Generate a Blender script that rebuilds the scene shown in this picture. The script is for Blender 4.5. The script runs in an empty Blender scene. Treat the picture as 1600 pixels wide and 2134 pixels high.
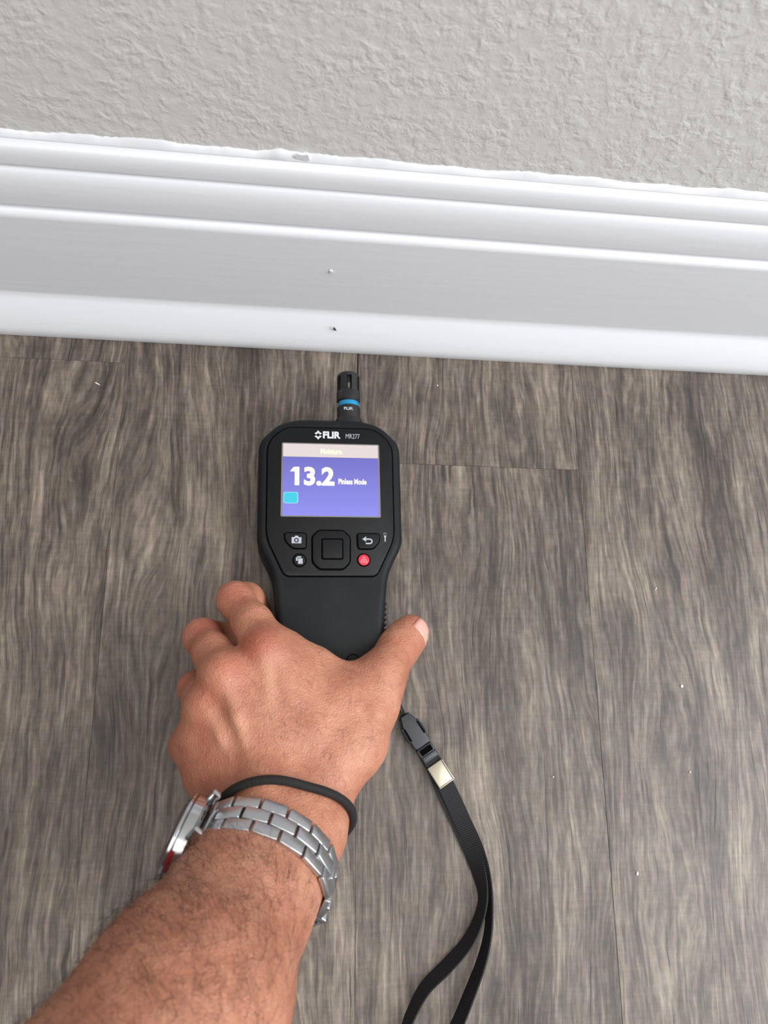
import bpy, bmesh, math, random
import numpy as np
from mathutils import Vector, Matrix

# ------------------------------------------------------------------ camera, world, lights
SC = bpy.context.scene
COL = SC.collection
FOC, CXP, CYP = 1600.0, 800.0, 1067.0          # focal length and centre for a 1600 x 2134 frame
CAM_H = 0.469

def unit(v):
    v = np.asarray(v, float)
    return v/np.linalg.norm(v)

_x = unit((13000.0, 375.0, FOC))                # room axes seen from the camera (right, down, forward)
_d = np.array([0.0, 452.0/FOC, 1.0]); _d[0] = -(_x[1]*_d[1]+_x[2])/_x[0]
_z = -unit(_d)
_y = np.cross(_z, _x)
ROT = np.stack([_x, _y, _z])
CAM_P = np.array([0.0, 0.0, CAM_H])

def at_floor_height(px, py, z):                 # the room point that stands at height z along a sight line
    r = ROT@np.array([px-CXP, py-CYP, FOC])
    return CAM_P+(z-CAM_H)/r[2]*r
def at_depth_y(px, py, y):
    r = ROT@np.array([px-CXP, py-CYP, FOC])
    return CAM_P+y/r[1]*r

cam = bpy.data.cameras.new('camera'); cam_o = bpy.data.objects.new('camera', cam); COL.objects.link(cam_o)
cam.sensor_fit = 'HORIZONTAL'; cam.sensor_width = 36.0; cam.lens = 36.0
cam.clip_start = 0.01; cam.clip_end = 50
m = Matrix.Identity(4)
for i in range(3):
    m[i][0] = ROT[i, 0]; m[i][1] = -ROT[i, 1]; m[i][2] = -ROT[i, 2]; m[i][3] = CAM_P[i]
cam_o.matrix_world = m
cam.dof.use_dof = True; cam.dof.focus_distance = 0.445; cam.dof.aperture_fstop = 14.0
SC.camera = cam_o

SC.view_settings.view_transform = 'Standard'; SC.view_settings.look = 'None'
SC.view_settings.gamma = 1.0; SC.view_settings.use_curve_mapping = False
SC.view_settings.exposure = 0.32

world = bpy.data.worlds.new('room_light'); SC.world = world; world.use_nodes = True
world.node_tree.nodes['Background'].inputs[0].default_value = (0.93, 0.95, 1.0, 1)
world.node_tree.nodes['Background'].inputs[1].default_value = 0.24

def area(name, loc, target, sx, sy, watts, colour):
    l = bpy.data.lights.new(name, 'AREA'); l.shape = 'RECTANGLE'; l.size = sx; l.size_y = sy
    l.energy = watts; l.color = colour
    o = bpy.data.objects.new(name, l); COL.objects.link(o); o.location = loc
    o.rotation_euler = (Vector(target)-Vector(loc)).to_track_quat('-Z', 'Y').to_euler()
    return o
area('window_daylight', (1.55, -0.42, 1.35), (0.1, 0.0, 0.0), 1.2, 1.3, 36.0, (0.90, 0.95, 1.0))
area('ceiling_light', (0.35, -0.50, 2.40), (0.35, -0.50, 0.0), 2.6, 2.2, 37.0, (1.0, 0.96, 0.91))

# ------------------------------------------------------------------ helpers
def lin(r, g, b):
    f = lambda c: (c/255/12.92) if c/255 <= 0.04045 else ((c/255+0.055)/1.055)**2.4
    return (f(r), f(g), f(b), 1.0)

def mat(name, colour=(0.5, 0.5, 0.5, 1), rough=0.5, metal=0.0, emit=None, es=1.0, spec=None):
    M = bpy.data.materials.new(name); M.use_nodes = True
    b = M.node_tree.nodes['Principled BSDF']
    b.inputs['Base Color'].default_value = colour
    b.inputs['Roughness'].default_value = rough
    b.inputs['Metallic'].default_value = metal
    if spec is not None: b.inputs['Specular IOR Level'].default_value = spec
    if emit:
        b.inputs['Emission Color'].default_value = emit; b.inputs['Emission Strength'].default_value = es
    return M

class NT:                                        # a few shortcuts for node trees
    def __init__(s, M): s.t = M.node_tree; s.b = s.t.nodes['Principled BSDF']
    def n(s, kind, **kw):
        o = s.t.nodes.new(kind)
        for k, v in kw.items():
            if k.startswith('i_'):
                o.inputs[k[2:].replace('_', ' ')].default_value = v
            else: setattr(o, k, v)
        return o
    def l(s, a, b): s.t.links.new(a, b)
    def noise(s, vec, scale=5.0, detail=3.0, rough=0.5, dist=0.0):
        o = s.n('ShaderNodeTexNoise'); o.inputs['Scale'].default_value = scale; o.inputs['Detail'].default_value = detail
        o.inputs['Roughness'].default_value = rough; o.inputs['Distortion'].default_value = dist
        if vec is not None: s.l(vec, o.inputs['Vector'])
        return o
    def mapping(s, vec, scale=(1, 1, 1), loc=(0, 0, 0)):
        o = s.n('ShaderNodeMapping'); o.inputs['Scale'].default_value = scale; o.inputs['Location'].default_value = loc
        s.l(vec, o.inputs['Vector']); return o.outputs[0]
    def math(s, op, a, b=None, c=None, clamp=False):
        o = s.n('ShaderNodeMath', operation=op, use_clamp=clamp)
        for i, v in enumerate((a, b, c)):
            if v is None: continue
            if isinstance(v, (int, float)): o.inputs[i].default_value = v
            else: s.l(v, o.inputs[i])
        return o.outputs[0]
    def ramp(s, fac, stops):
        o = s.n('ShaderNodeValToRGB'); e = o.color_ramp.elements
        while len(e) < len(stops): e.new(0.5)
        for q, (p, c) in zip(e, stops): q.position = p; q.color = c if len(c) == 4 else (*c, 1)
        s.l(fac, o.inputs[0]); return o.outputs[0]
    def mix(s, fac, a, b, mode='MIX'):
        o = s.n('ShaderNodeMix', data_type='RGBA', blend_type=mode)
        for v, i in ((fac, 0), (a, 6), (b, 7)):
            if isinstance(v, (int, float)): o.inputs[i].default_value = v
            elif isinstance(v, tuple): o.inputs[i].default_value = v
            else: s.l(v, o.inputs[i])
        return o.outputs[2]
    def bump(s, h, dist, strength=1.0, normal=None):
        o = s.n('ShaderNodeBump'); o.inputs['Distance'].default_value = dist; o.inputs['Strength'].default_value = strength
        s.l(h, o.inputs['Height'])
        if normal is not None: s.l(normal, o.inputs['Normal'])
        return o.outputs[0]

def link(name, me, material=None, parent=None, smooth=False):
    o = bpy.data.objects.new(name, me); COL.objects.link(o)
    if material is not None and not me.materials: me.materials.append(material)
    if smooth:
        for p in me.polygons: p.use_smooth = True
    if parent is not None: o.parent = parent
    return o
def from_data(name, V, F, material, parent=None, smooth=False):
    me = bpy.data.meshes.new(name); me.from_pydata([tuple(map(float, v)) for v in V], [], [tuple(map(int, f)) for f in F]); me.update()
    bm = bmesh.new(); bm.from_mesh(me); bmesh.ops.recalc_face_normals(bm, faces=bm.faces); bm.to_mesh(me); bm.free()
    return link(name, me, material, parent, smooth)
def from_bm(name, bm, material, parent=None, smooth=False, angle=None):
    me = bpy.data.meshes.new(name); bmesh.ops.recalc_face_normals(bm, faces=bm.faces); bm.to_mesh(me); bm.free()
    o = link(name, me, material, parent, smooth or angle is not None)
    if angle is not None: me.set_sharp_from_angle(angle=math.radians(angle))
    return o
def tag(o, label=None, cat=None, group=None, kind=None):
    for k, v in (('label', label), ('category', cat), ('group', group), ('kind', kind)):
        if v: o[k] = v
    return o
def empty(name, loc=(0, 0, 0), rz=0.0):
    o = bpy.data.objects.new(name, None); COL.objects.link(o); o.location = loc; o.rotation_euler = (0, 0, rz)
    o.empty_display_size = 0.02
    return o

def round_poly(pts, r, n=4):                     # round every corner of an outline; r is a number or a list
    out = []; N = len(pts)
    for i in range(N):
        p = np.array(pts[i], float); a = np.array(pts[i-1], float); b = np.array(pts[(i+1) % N], float)
        ri = r[i] if isinstance(r, (list, tuple)) else r
        da, db = a-p, b-p; la, lb = np.linalg.norm(da), np.linalg.norm(db)
        k = min(ri, la*0.45, lb*0.45)
        p0, p1 = p+da/la*k, p+db/lb*k
        for j in range(n+1):
            t = j/n; out.append((1-t)**2*p0+2*t*(1-t)*p+t*t*p1)
    return np.array(out)
def inset(poly, d):                              # move a closed outline inwards by d
    P = np.asarray(poly); N = len(P)
    area2 = np.sum(P[:, 0]*np.roll(P[:, 1], -1)-np.roll(P[:, 0], -1)*P[:, 1])
    s = 1 if area2 > 0 else -1
    e = np.roll(P, -1, 0)-P; e /= np.maximum(np.linalg.norm(e, axis=1), 1e-9)[:, None]
    nrm = np.stack([-e[:, 1], e[:, 0]], 1)*s
    m_ = nrm+np.roll(nrm, 1, 0); L = np.maximum((m_*m_).sum(1), 0.6)[:, None]
    return P+m_/L*2*d
def slab(name, outline, z0, z1, bev, material, parent=None, segs=3, bottom=0.0, unit_=0.001):
    """a plate with a rounded top edge, outline in mm"""
    P = np.asarray(outline); N = len(P); rings = []
    if bottom > 0:
        for j in range(segs): 
            a = math.pi/2*j/segs; rings.append((inset(P, bottom*(1-math.sin(a))), z0+bottom*(1-math.cos(a))))
        rings.append((P, z0+bottom))
    else: rings.append((P, z0))
    if bev > 0:
        for j in range(segs+1):
            a = math.pi/2*j/segs; rings.append((inset(P, bev*(1-math.cos(a))), z1-bev+bev*math.sin(a)))
    else: rings.append((P, z1))
    V = []; F = []
    for q, z in rings: V += [(x*unit_, y*unit_, z*unit_) for x, y in q]
    for k in range(len(rings)-1):
        for i in range(N):
            j = (i+1) % N; F.append((k*N+i, k*N+j, (k+1)*N+j, (k+1)*N+i))
    F.append(tuple(range(N))[::-1]); F.append(tuple(range((len(rings)-1)*N, len(rings)*N)))
    o = from_data(name, V, F, material, parent, True)
    o.data.set_sharp_from_angle(angle=math.radians(38))
    return o
def tube(name, pts, rad, material, parent=None, sides=8, closed=False):
    P = [Vector(p) for p in pts]; N = len(P); V = []; F = []
    R_ = rad if isinstance(rad, (list, tuple, np.ndarray)) else [rad]*N
    up = None
    for i in range(N):
        t = (P[(i+1) % N]-P[i-1]) if closed else (P[min(i+1, N-1)]-P[max(i-1, 0)])
        t.normalize()
        if up is None: up = t.orthogonal().normalized()
        up = (up-t*up.dot(t)).normalized(); w = t.cross(up)
        for k in range(sides):
            a = 2*math.pi*k/sides; V.append(P[i]+(up*math.cos(a)+w*math.sin(a))*R_[i])
    for i in range(N if closed else N-1):
        for k in range(sides):
            a, b = i*sides, ((i+1) % N)*sides; k2 = (k+1) % sides
            F.append((a+k, a+k2, b+k2, b+k))
    if not closed:
        F.append(tuple(range(sides))[::-1]); F.append(tuple(range((N-1)*sides, N*sides)))
    return from_data(name, V, F, material, parent, True)
def spline(pts, n):                              # Catmull-Rom through the points
    P = np.array(pts, float); P = np.vstack([2*P[0]-P[1], P, 2*P[-1]-P[-2]]); out = []
    for i in range(1, len(P)-2):
        for t in np.linspace(0, 1, n, endpoint=False):
            a, b, c, d = P[i-1:i+3]
            out.append(0.5*(2*b+(c-a)*t+(2*a-5*b+4*c-d)*t*t+(3*b-a-3*c+d)*t**3))
    out.append(P[-2]); return np.array(out)
def lathe(name, prof, material, parent=None, segs=28, angle=35):
    """prof: (radius, height) in metres around local z"""
    V = []; F = []; N = len(prof)
    for r, z in prof:
        for k in range(segs):
            a = 2*math.pi*k/segs; V.append((r*math.cos(a), r*math.sin(a), z))
    for i in range(N-1):
        for k in range(segs):
            k2 = (k+1) % segs; F.append((i*segs+k, i*segs+k2, (i+1)*segs+k2, (i+1)*segs+k))
    F.append(tuple(range(segs))[::-1]); F.append(tuple(range((N-1)*segs, N*segs)))
    o = from_data(name, V, F, material, parent, True)
    o.data.set_sharp_from_angle(angle=math.radians(angle)); return o
def box_bm(bm, c, s, M=None, bev=0.0):
    g = bmesh.ops.create_cube(bm, size=1.0)['verts']
    bmesh.ops.scale(bm, vec=s, verts=g)
    if bev > 0:
        es = list({e for v in g for e in v.link_edges})
        r = bmesh.ops.bevel(bm, geom=es, offset=bev, segments=2, affect='EDGES', profile=0.5)
        g = list({v for f in r['faces'] for v in f.verts} | {v for v in g if v.is_valid})
    if M is not None: bmesh.ops.transform(bm, matrix=M, verts=g)
    bmesh.ops.translate(bm, vec=c, verts=g)
def text_mesh(name, body, size, material, parent, loc, bold=0.0, width=1.0, align='LEFT', depth=0.0, shear=0.0):
    cu = bpy.data.curves.new(name+'_curve', 'FONT'); cu.body = body; cu.size = size; cu.offset = bold
    cu.align_x = align; cu.extrude = depth; cu.shear = shear; cu.resolution_u = 4
    t = bpy.data.objects.new(name+'_curve', cu); COL.objects.link(t)
    dg = bpy.context.evaluated_depsgraph_get()
    me = bpy.data.meshes.new_from_object(t.evaluated_get(dg)); me.name = name
    bpy.data.objects.remove(t); bpy.data.curves.remove(cu)
    me.transform(Matrix.Diagonal((width, 1, 1, 1)))
    me.materials.clear()
    o = link(name, me, material, parent); o.location = loc
    return o
def flat(name, polys, z, material, parent, th=0.00012, unit_=0.001):
    """thin printed mark: list of outlines in mm"""
    bm = bmesh.new()
    for P in polys:
        vs = [bm.verts.new((x*unit_, y*unit_, z)) for x, y in P]
        f = bm.faces.new(vs); f.normal_update()
        if f.normal.z < 0: f.normal_flip()
        r = bmesh.ops.extrude_face_region(bm, geom=[f])
        bmesh.ops.translate(bm, vec=(0, 0, th), verts=[v for v in r['geom'] if isinstance(v, bmesh.types.BMVert)])
    return from_bm(name, bm, material, parent)
def ring_polys(cx, cy, r0, r1, n=20, a0=0.0, a1=360.0):
    out = []
    for i in range(n):
        a, b = math.radians(a0+(a1-a0)*i/n), math.radians(a0+(a1-a0)*(i+1)/n)
        out.append([(cx+r0*math.cos(a), cy+r0*math.sin(a)), (cx+r1*math.cos(a), cy+r1*math.sin(a)), (cx+r1*math.cos(b), cy+r1*math.sin(b)), (cx+r0*math.cos(b), cy+r0*math.sin(b))])
    return out
def disc(cx, cy, r, n=20): return [(cx+r*math.cos(2*math.pi*i/n), cy+r*math.sin(2*math.pi*i/n)) for i in range(n)]

# ------------------------------------------------------------------ surface materials
def wall_material():
    M = mat('wall_paint', lin(222, 220, 216), 0.7); T = NT(M)
    co = T.n('ShaderNodeTexCoord').outputs['Object']
    n1 = T.noise(co, 175, 3, 0.55, 0.3); n2 = T.noise(co, 420, 2, 0.5); n3 = T.noise(co, 60, 2, 0.5)
    a = T.ramp(n1.outputs[0], [(0.38, (0, 0, 0)), (0.66, (1, 1, 1))])
    gate = T.ramp(n3.outputs[0], [(0.36, (0.35,)*3), (0.60, (1, 1, 1))])
    h = T.math('ADD', T.math('MULTIPLY', a, gate), T.math('MULTIPLY', n2.outputs[0], 0.22))
    T.l(T.bump(h, 0.0011, 0.33), T.b.inputs['Normal'])
    return M
def trim_material():
    M = mat('trim_paint', lin(230, 231, 233), 0.38); T = NT(M)
    co = T.n('ShaderNodeTexCoord').outputs['Object']
    n = T.noise(T.mapping(co, (6, 60, 60)), 3, 3, 0.5)
    T.l(T.bump(n.outputs[0], 0.0006, 0.25), T.b.inputs['Normal'])
    return M
def plank_material():
    M = mat('vinyl_plank', (0.2, 0.18, 0.16, 1), 0.42); T = NT(M)
    obj = T.n('ShaderNodeTexCoord').outputs['Object']
    rnd = T.n('ShaderNodeObjectInfo').outputs['Random']
    off = T.n('ShaderNodeCombineXYZ'); T.l(T.math('MULTIPLY', rnd, 37.0), off.inputs[0]); T.l(T.math('MULTIPLY', rnd, 91.0), off.inputs[1])
    add = T.n('ShaderNodeVectorMath', operation='ADD'); T.l(obj, add.inputs[0]); T.l(off.outputs[0], add.inputs[1])
    co = add.outputs[0]
    # the grain wanders sideways
    wv = T.noise(T.mapping(co, (13, 3.2, 1)), 1.0, 2, 0.5)
    wx = T.math('MULTIPLY', T.math('SUBTRACT', wv.outputs[0], 0.5), 0.060)
    wv2 = T.noise(T.mapping(co, (60, 34, 1)), 1.0, 2, 0.5)
    wx = T.math('ADD', wx, T.math('MULTIPLY', T.math('SUBTRACT', wv2.outputs[0], 0.5), 0.0045))
    cx = T.n('ShaderNodeCombineXYZ'); T.l(wx, cx.inputs[0])
    ad = T.n('ShaderNodeVectorMath', operation='ADD'); T.l(co, ad.inputs[0]); T.l(cx.outputs[0], ad.inputs[1]); g = ad.outputs[0]
    streak = T.noise(T.mapping(g, (150, 8.0, 1)), 1.0, 4, 0.62)
    fibre = T.noise(T.mapping(g, (520, 30, 1)), 1.0, 3, 0.6)
    crack = T.noise(T.mapping(g, (330, 13.0, 1), (3, 7, 0)), 1.0, 2.5, 0.55)
    blot = T.noise(T.mapping(co, (24, 8, 1), (11, 2, 0)), 1.0, 4, 0.6, 0.5)
    broad = T.noise(T.mapping(g, (40, 3.0, 1), (5, 1, 0)), 1.0, 3, 0.5)
    saw = T.noise(T.mapping(co, (60, 560, 1)), 1.0, 2, 0.5)
    fleck = T.noise(T.mapping(co, (330, 95, 1)), 1.0, 3, 0.6)
    v = T.math('MULTIPLY', streak.outputs[0], 0.50)
    v = T.math('ADD', v, T.math('MULTIPLY', fibre.outputs[0], 0.50))
    v = T.math('ADD', v, T.math('MULTIPLY', broad.outputs[0], 0.32))
    v = T.math('ADD', v, T.math('MULTIPLY', blot.outputs[0], 0.46))
    v = T.math('ADD', v, T.math('MULTIPLY', saw.outputs[0], 0.09))
    v = T.math('ADD', v, T.math('MULTIPLY', fleck.outputs[0], 0.26))
    v = T.math('MULTIPLY', v, 0.476)
    base = T.ramp(v, [(0.40, lin(40, 34, 31)), (0.46, lin(67, 58, 51)), (0.51, lin(95, 84, 75)), (0.555, lin(121, 109, 97)), (0.63, lin(160, 147, 132))])
    cr = T.ramp(crack.outputs[0], [(0.30, (1, 1, 1)), (0.39, (0, 0, 0))])
    gate = T.ramp(broad.outputs[0], [(0.40, (0.95,)*3), (0.62, (0.35,)*3)])
    col = T.mix(T.math('MULTIPLY', cr, gate), base, lin(44, 38, 36))
    T.l(col, T.b.inputs['Base Color'])
    rr = T.math('ADD', T.math('MULTIPLY', streak.outputs[0], 0.2), 0.36); T.l(rr, T.b.inputs['Roughness'])
    h = T.math('SUBTRACT', T.math('MULTIPLY', fibre.outputs[0], 0.6), T.math('MULTIPLY', cr, 0.8))
    h = T.math('ADD', h, T.math('MULTIPLY', saw.outputs[0], 0.25))
    T.l(T.bump(h, 0.00025, 0.6), T.b.inputs['Normal'])
    return M
MW, MT, MP = wall_material(), trim_material(), plank_material()

# ------------------------------------------------------------------ the setting
Y0 = 0.2435                                      # front of the baseboard at the floor
YW = Y0+0.0240                                   # the wall face
XL, XR = -1.6, 2.2
bm = bmesh.new(); box_bm(bm, ((XL+XR)/2, YW+0.05, 1.2), (XR-XL, 0.10, 2.4))
tag(from_bm('wall_back', bm, MW), 'pale grey wall with orange peel texture above the white baseboard', 'wall', kind='structure')

prof = []                                        # (how far it stands off the wall, height) in mm, bottom to top
prof += [(0, 0), (23.6, 0), (24.0, 1.0), (24.0, 6.0)]
for k in range(1, 10):                           # flared foot
    t = k/9; prof.append((24.0-12.0*(1-(1-t)**1.25)*0.25-12.0*0.75*t**1.5, 6.0+26.5*t))
prof += [(11.9, 35.0), (11.9, 106.0)]
for k in range(1, 6):
    a = math.pi/2*k/5; prof.append((11.9-4.2*(1-math.cos(a)), 106.0+5.0*math.sin(a)))
prof += [(7.3, 111.6), (7.4, 112.6)]
for k in range(0, 9):                            # rounded cap, steps back towards the wall
    a = math.pi/2*k/8; prof.append((9.7-5.2*(1-math.cos(a)), 114.6+22.6*math.sin(a)))
prof += [(4.1, 137.6), (4.2, 138.6)]
for k in range(0, 7):
    a = math.pi/2*k/6; prof.append((6.0-3.0*(1-math.cos(a)), 139.8+11.0*math.sin(a)))
prof += [(1.6, 153.2), (0.0, 155.0)]
V = []; F = []
NP = len(prof)
for x in (XL, XR): V += [(x, YW-d/1000, z/1000) for d, z in prof]
for i in range(NP-1): F.append((i, i+1, NP+i+1, NP+i))
F.append((NP-1, 0, NP, NP+NP-1)); F.append(tuple(range(NP))); F.append(tuple(range(NP, 2*NP)))
bb = from_data('baseboard_back', V, F, MT, None, True); bb.data.set_sharp_from_angle(angle=math.radians(40))
tag(bb, 'tall white moulded baseboard running along the foot of the wall', 'baseboard', kind='structure')
# caulk bead with an uneven painted edge
rng = random.Random(4); V = []; F = []; n = 520
for i in range(n):
    x = -0.45+1.05*i/(n-1)
    j = 0.0007*math.sin(x*61)+0.0005*math.sin(x*173+1)+rng.uniform(-0.0004, 0.0004)
    tear = 0.0026*math.exp(-((x+0.0105)/0.006)**2)
    V += [(x, YW-0.0020, 0.1532), (x, YW-0.0012-tear*0.3, 0.1556+j*0.5+tear*0.6), (x, YW+0.0002, 0.1570+j+tear)]
for i in range(n-1):
    for k in range(2): F.append((i*3+k, i*3+k+1, i*3+k+4, i*3+k+3))
from_data('caulk_line', V, F, MT, bb, True)
# small damages in the paint
M_chip = mat('bare_board', lin(70, 62, 55), 0.8)
def chip(name, px, py, y, pts, material, th=0.00025):
    c = at_depth_y(px, py, y); bm = bmesh.new()
    vs = [bm.verts.new((c[0]+a*0.001, y, c[2]+b*0.001)) for a, b in pts]
    f = bm.faces.new(vs); r = bmesh.ops.extrude_face_region(bm, geom=[f])
    bmesh.ops.translate(bm, vec=(0, -th, 0), verts=[v for v in r['geom'] if isinstance(v, bmesh.types.BMVert)])
    return from_bm(name, bm, material, bb)
chip('paint_chip', 697, 685, YW-0.0188, [(-0.9, 2.4), (0.3, 1.0), (1.3, -1.6), (0.2, -1.2), (-0.8, -0.6)], M_chip, 0.0006)
chip('paint_blister', 690, 566, YW-0.0119, [(-0.8, 1.6), (0.8, 1.2), (1.0, -1.0), (-0.6, -1.4)], MT, 0.0007)
chip('paint_flake', 636, 328, YW-0.0012, [(-5.5, 1.0), (-3.5, 2.6), (-1.0, 2.2), (1.2, 2.8), (2.2, -0.6), (1.0, -2.0), (-1.5, -0.8), (-4.0, -0.6)], MT, 0.0008)

FX0, FX1, FY0 = -1.4, 1.7, -1.5
bm = bmesh.new(); box_bm(bm, ((FX0+FX1)/2, (FY0+YW)/2, -0.031), (FX1-FX0, YW-FY0, 0.05))
floor = tag(from_bm('floor', bm, mat('underlay', lin(28, 25, 23), 0.9)), 'grey brown wood look plank floor', 'floor', kind='structure')
PW, S0 = 0.150, 0.0425
def plank(x0, x1, y0, y1, dz):
    g = 0.00005; c = 0.00014; t = 0.006
    if abs(x0-S0) < 1e-6 and y1 > 0.2: x0 += 0.0006      # one open seam below the probe
    x0 += g; x1 -= g; y0 += g; y1 -= g
    ox, oy = (x0+x1)/2, (y0+y1)/2
    V = []
    for z, q in ((-t, 0), (-c, 0), (0, c)):
        V += [(x0+q-ox, y0+q-oy, z), (x1-q-ox, y0+q-oy, z), (x1-q-ox, y1-q-oy, z), (x0+q-ox, y1-q-oy, z)]
    F = [(3, 2, 1, 0), (8, 9, 10, 11)]
    for k in (0, 4):
        for i in range(4): F.append((k+i, k+(i+1) % 4, k+4+(i+1) % 4, k+4+i))
    o = from_data('plank', V, F, MP, floor); o.location = (ox, oy, dz)
joints = {0: 0.1665, -2: 0.2285, -1: -0.62, 1: -0.30, -3: 0.05, 2: 0.09}
rng = random.Random(11)
for k in range(-9, 11):
    j = joints.get(k, rng.uniform(-1.0, 0.2)); ys = [j]
    while ys[-1] > FY0+0.02: ys.append(max(FY0, ys[-1]-1.22))
    ys = [YW-0.002]+ys if j < YW-0.01 else ys
    for a, b in zip(ys[1:], ys[:-1]):
        if b-a > 0.01: plank(S0+k*PW, S0+(k+1)*PW, a, b, rng.uniform(-0.00012, 0.0))

# ------------------------------------------------------------------ the moisture meter
M_rub = mat('black_rubber', lin(24, 26, 29), 0.55, spec=0.24); T = NT(M_rub)
co = T.n('ShaderNodeTexCoord').outputs['Object']
nn = T.noise(co, 900, 2, 0.5); sm = T.noise(T.mapping(co, (1, 1, 1)), 45, 4, 0.6)
T.l(T.bump(nn.outputs[0], 0.0001, 0.4), T.b.inputs['Normal'])
T.l(T.ramp(sm.outputs[0], [(0.35, lin(15, 17, 19)), (0.6, lin(19, 22, 24)), (0.75, lin(25, 28, 30))]), T.b.inputs['Base Color'])
M_face = mat('dark_faceplate', lin(16, 17, 19), 0.40, spec=0.24)
M_gap = mat('black_gap', lin(4, 4, 5), 0.9, spec=0.05)
M_btn = mat('black_button', lin(15, 16, 18), 0.5, spec=0.24)
M_white = mat('white_print', lin(205, 207, 210), 0.5)
M_grey = mat('grey_print', lin(165, 170, 178), 0.5)
M_red = mat('red_button', lin(205, 40, 58), 0.4)
M_cyan = mat('blue_metal', lin(40, 150, 200), 0.3, 0.5)
meter = empty('moisture_meter', (0.0238, 0.110, 0.0), math.radians(0.95))
tag(meter, 'black handheld moisture meter with lit purple screen lying on the plank floor', 'meter')
half = [(19, 71.8), (31, 68.4), (41.3, 57.8), (42.7, 52.5), (42.6, -4.5), (40.9, -9.5), (33.8, -23.5), (32.2, -37), (30.8, -53), (29.5, -84), (24, -99)]
outl = [(x+0.3, y) for x, y in half]+[(-x+0.3, y) for x, y in half[::-1]]
rr = [10, 8, 8, 6, 8, 8, 10, 12, 12, 12, 12]; rr = rr+rr[::-1]
O1 = round_poly(outl, rr, 5)
slab('body', O1, 0.5, 34.0, 4.5, M_rub, meter, 5, bottom=3.0)
fh = [(26.5, 65.0), (35.0, 57.6), (37.2, 51.5), (37.0, 0.0), (35.6, -6.2), (27.0, -24.2), (24.6, -25.7)]
fo = [(x+0.4, y) for x, y in fh]+[(-x+0.4, y) for x, y in fh[::-1]]
# raised bumper rim around the faceplate
FO = round_poly(fo, [6, 5, 4, 3, 4, 3, 2, 2, 3, 4, 3, 4, 5, 6], 4)
slab('faceplate_groove', inset(FO, -0.7), 33.2, 34.25, 0.1, M_gap, meter, 1)
slab('faceplate', FO, 33.5, 35.0, 0.5, M_face, meter, 2)
# screen
M_scr = mat('screen_glow', (0, 0, 0, 1), 0.25); T = NT(M_scr)
sx = T.n('ShaderNodeSeparateXYZ'); T.l(T.n('ShaderNodeTexCoord').outputs['Object'], sx.inputs[0])
gr = T.math('MULTIPLY_ADD', sx.outputs[1], -1/0.036, 46/36.0)
T.l(T.ramp(gr, [(0.0, lin(118, 116, 206)), (1.0, lin(147, 147, 246))]), T.b.inputs['Emission Color']); T.b.inputs['Emission Strength'].default_value = 0.76
M_hdr = mat('header_glow', (0, 0, 0, 1), 0.25, emit=lin(236, 224, 222), es=0.76)
M_txt = mat('text_glow', (0, 0, 0, 1), 0.3, emit=lin(255, 253, 236), es=0.95)
M_cya = mat('cyan_glow', (0, 0, 0, 1), 0.3, emit=lin(62, 212, 236), es=0.77)
M_cy2 = mat('pale_cyan_glow', (0, 0, 0, 1), 0.3, emit=lin(150, 235, 245), es=0.77)
M_frm = mat('screen_frame', lin(120, 116, 112), 0.3)
sw = 0.6
slab('screen_frame', round_poly([(-29.4+sw, 9.2), (29.4+sw, 9.2), (29.2+sw, 55.1), (-29.2+sw, 55.1)], 0.8, 2), 34.6, 35.15, 0.1, M_frm, meter, 1)
scr = slab('screen', [(-28.4+sw, 9.9), (28.4+sw, 9.9), (28.4+sw, 54.4), (-28.4+sw, 54.4)], 34.8, 35.25, 0, M_scr, meter, 1)
slab('header_bar', [(-28.4+sw, 46.2), (28.4+sw, 46.2), (28.4+sw, 54.35), (-28.4+sw, 54.35)], 35.25, 35.30, 0, M_hdr, scr, 1)
M_tl = mat('title_glow', (0, 0, 0, 1), 0.3, emit=lin(255, 253, 205), es=1.0)
text_mesh('title_text', 'Moisture', 0.0047, M_tl, scr, (0.0007, 0.0484, 0.03535), 0.00014, 0.74, 'CENTER')
text_mesh('reading_text', '13.2', 0.0150, M_txt, scr, (-0.0232, 0.0290, 0.03532), 0.00062, 1.0)
flat('reading_flag', [[(-23.6, 36.9), (-21.6, 39.6), (-20.6, 39.6), (-20.6, 36.9)]], 0.03531, M_txt, scr)
text_mesh('mode_text', 'Pinless Mode', 0.0046, M_txt, scr, (0.0049, 0.0296, 0.03532), 0.00016, 0.69)
slab('status_square_edge', round_poly([(-27.2, 17.2), (-18.6, 17.2), (-18.6, 24.2), (-27.2, 24.2)], 1.4, 3), 35.25, 35.30, 0, M_cy2, scr, 1)
slab('status_square', round_poly([(-26.8, 17.6), (-19.2, 17.6), (-19.2, 23.8), (-26.8, 23.8)], 1.2, 3), 35.30, 35.34, 0, M_cya, scr, 1)
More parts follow.
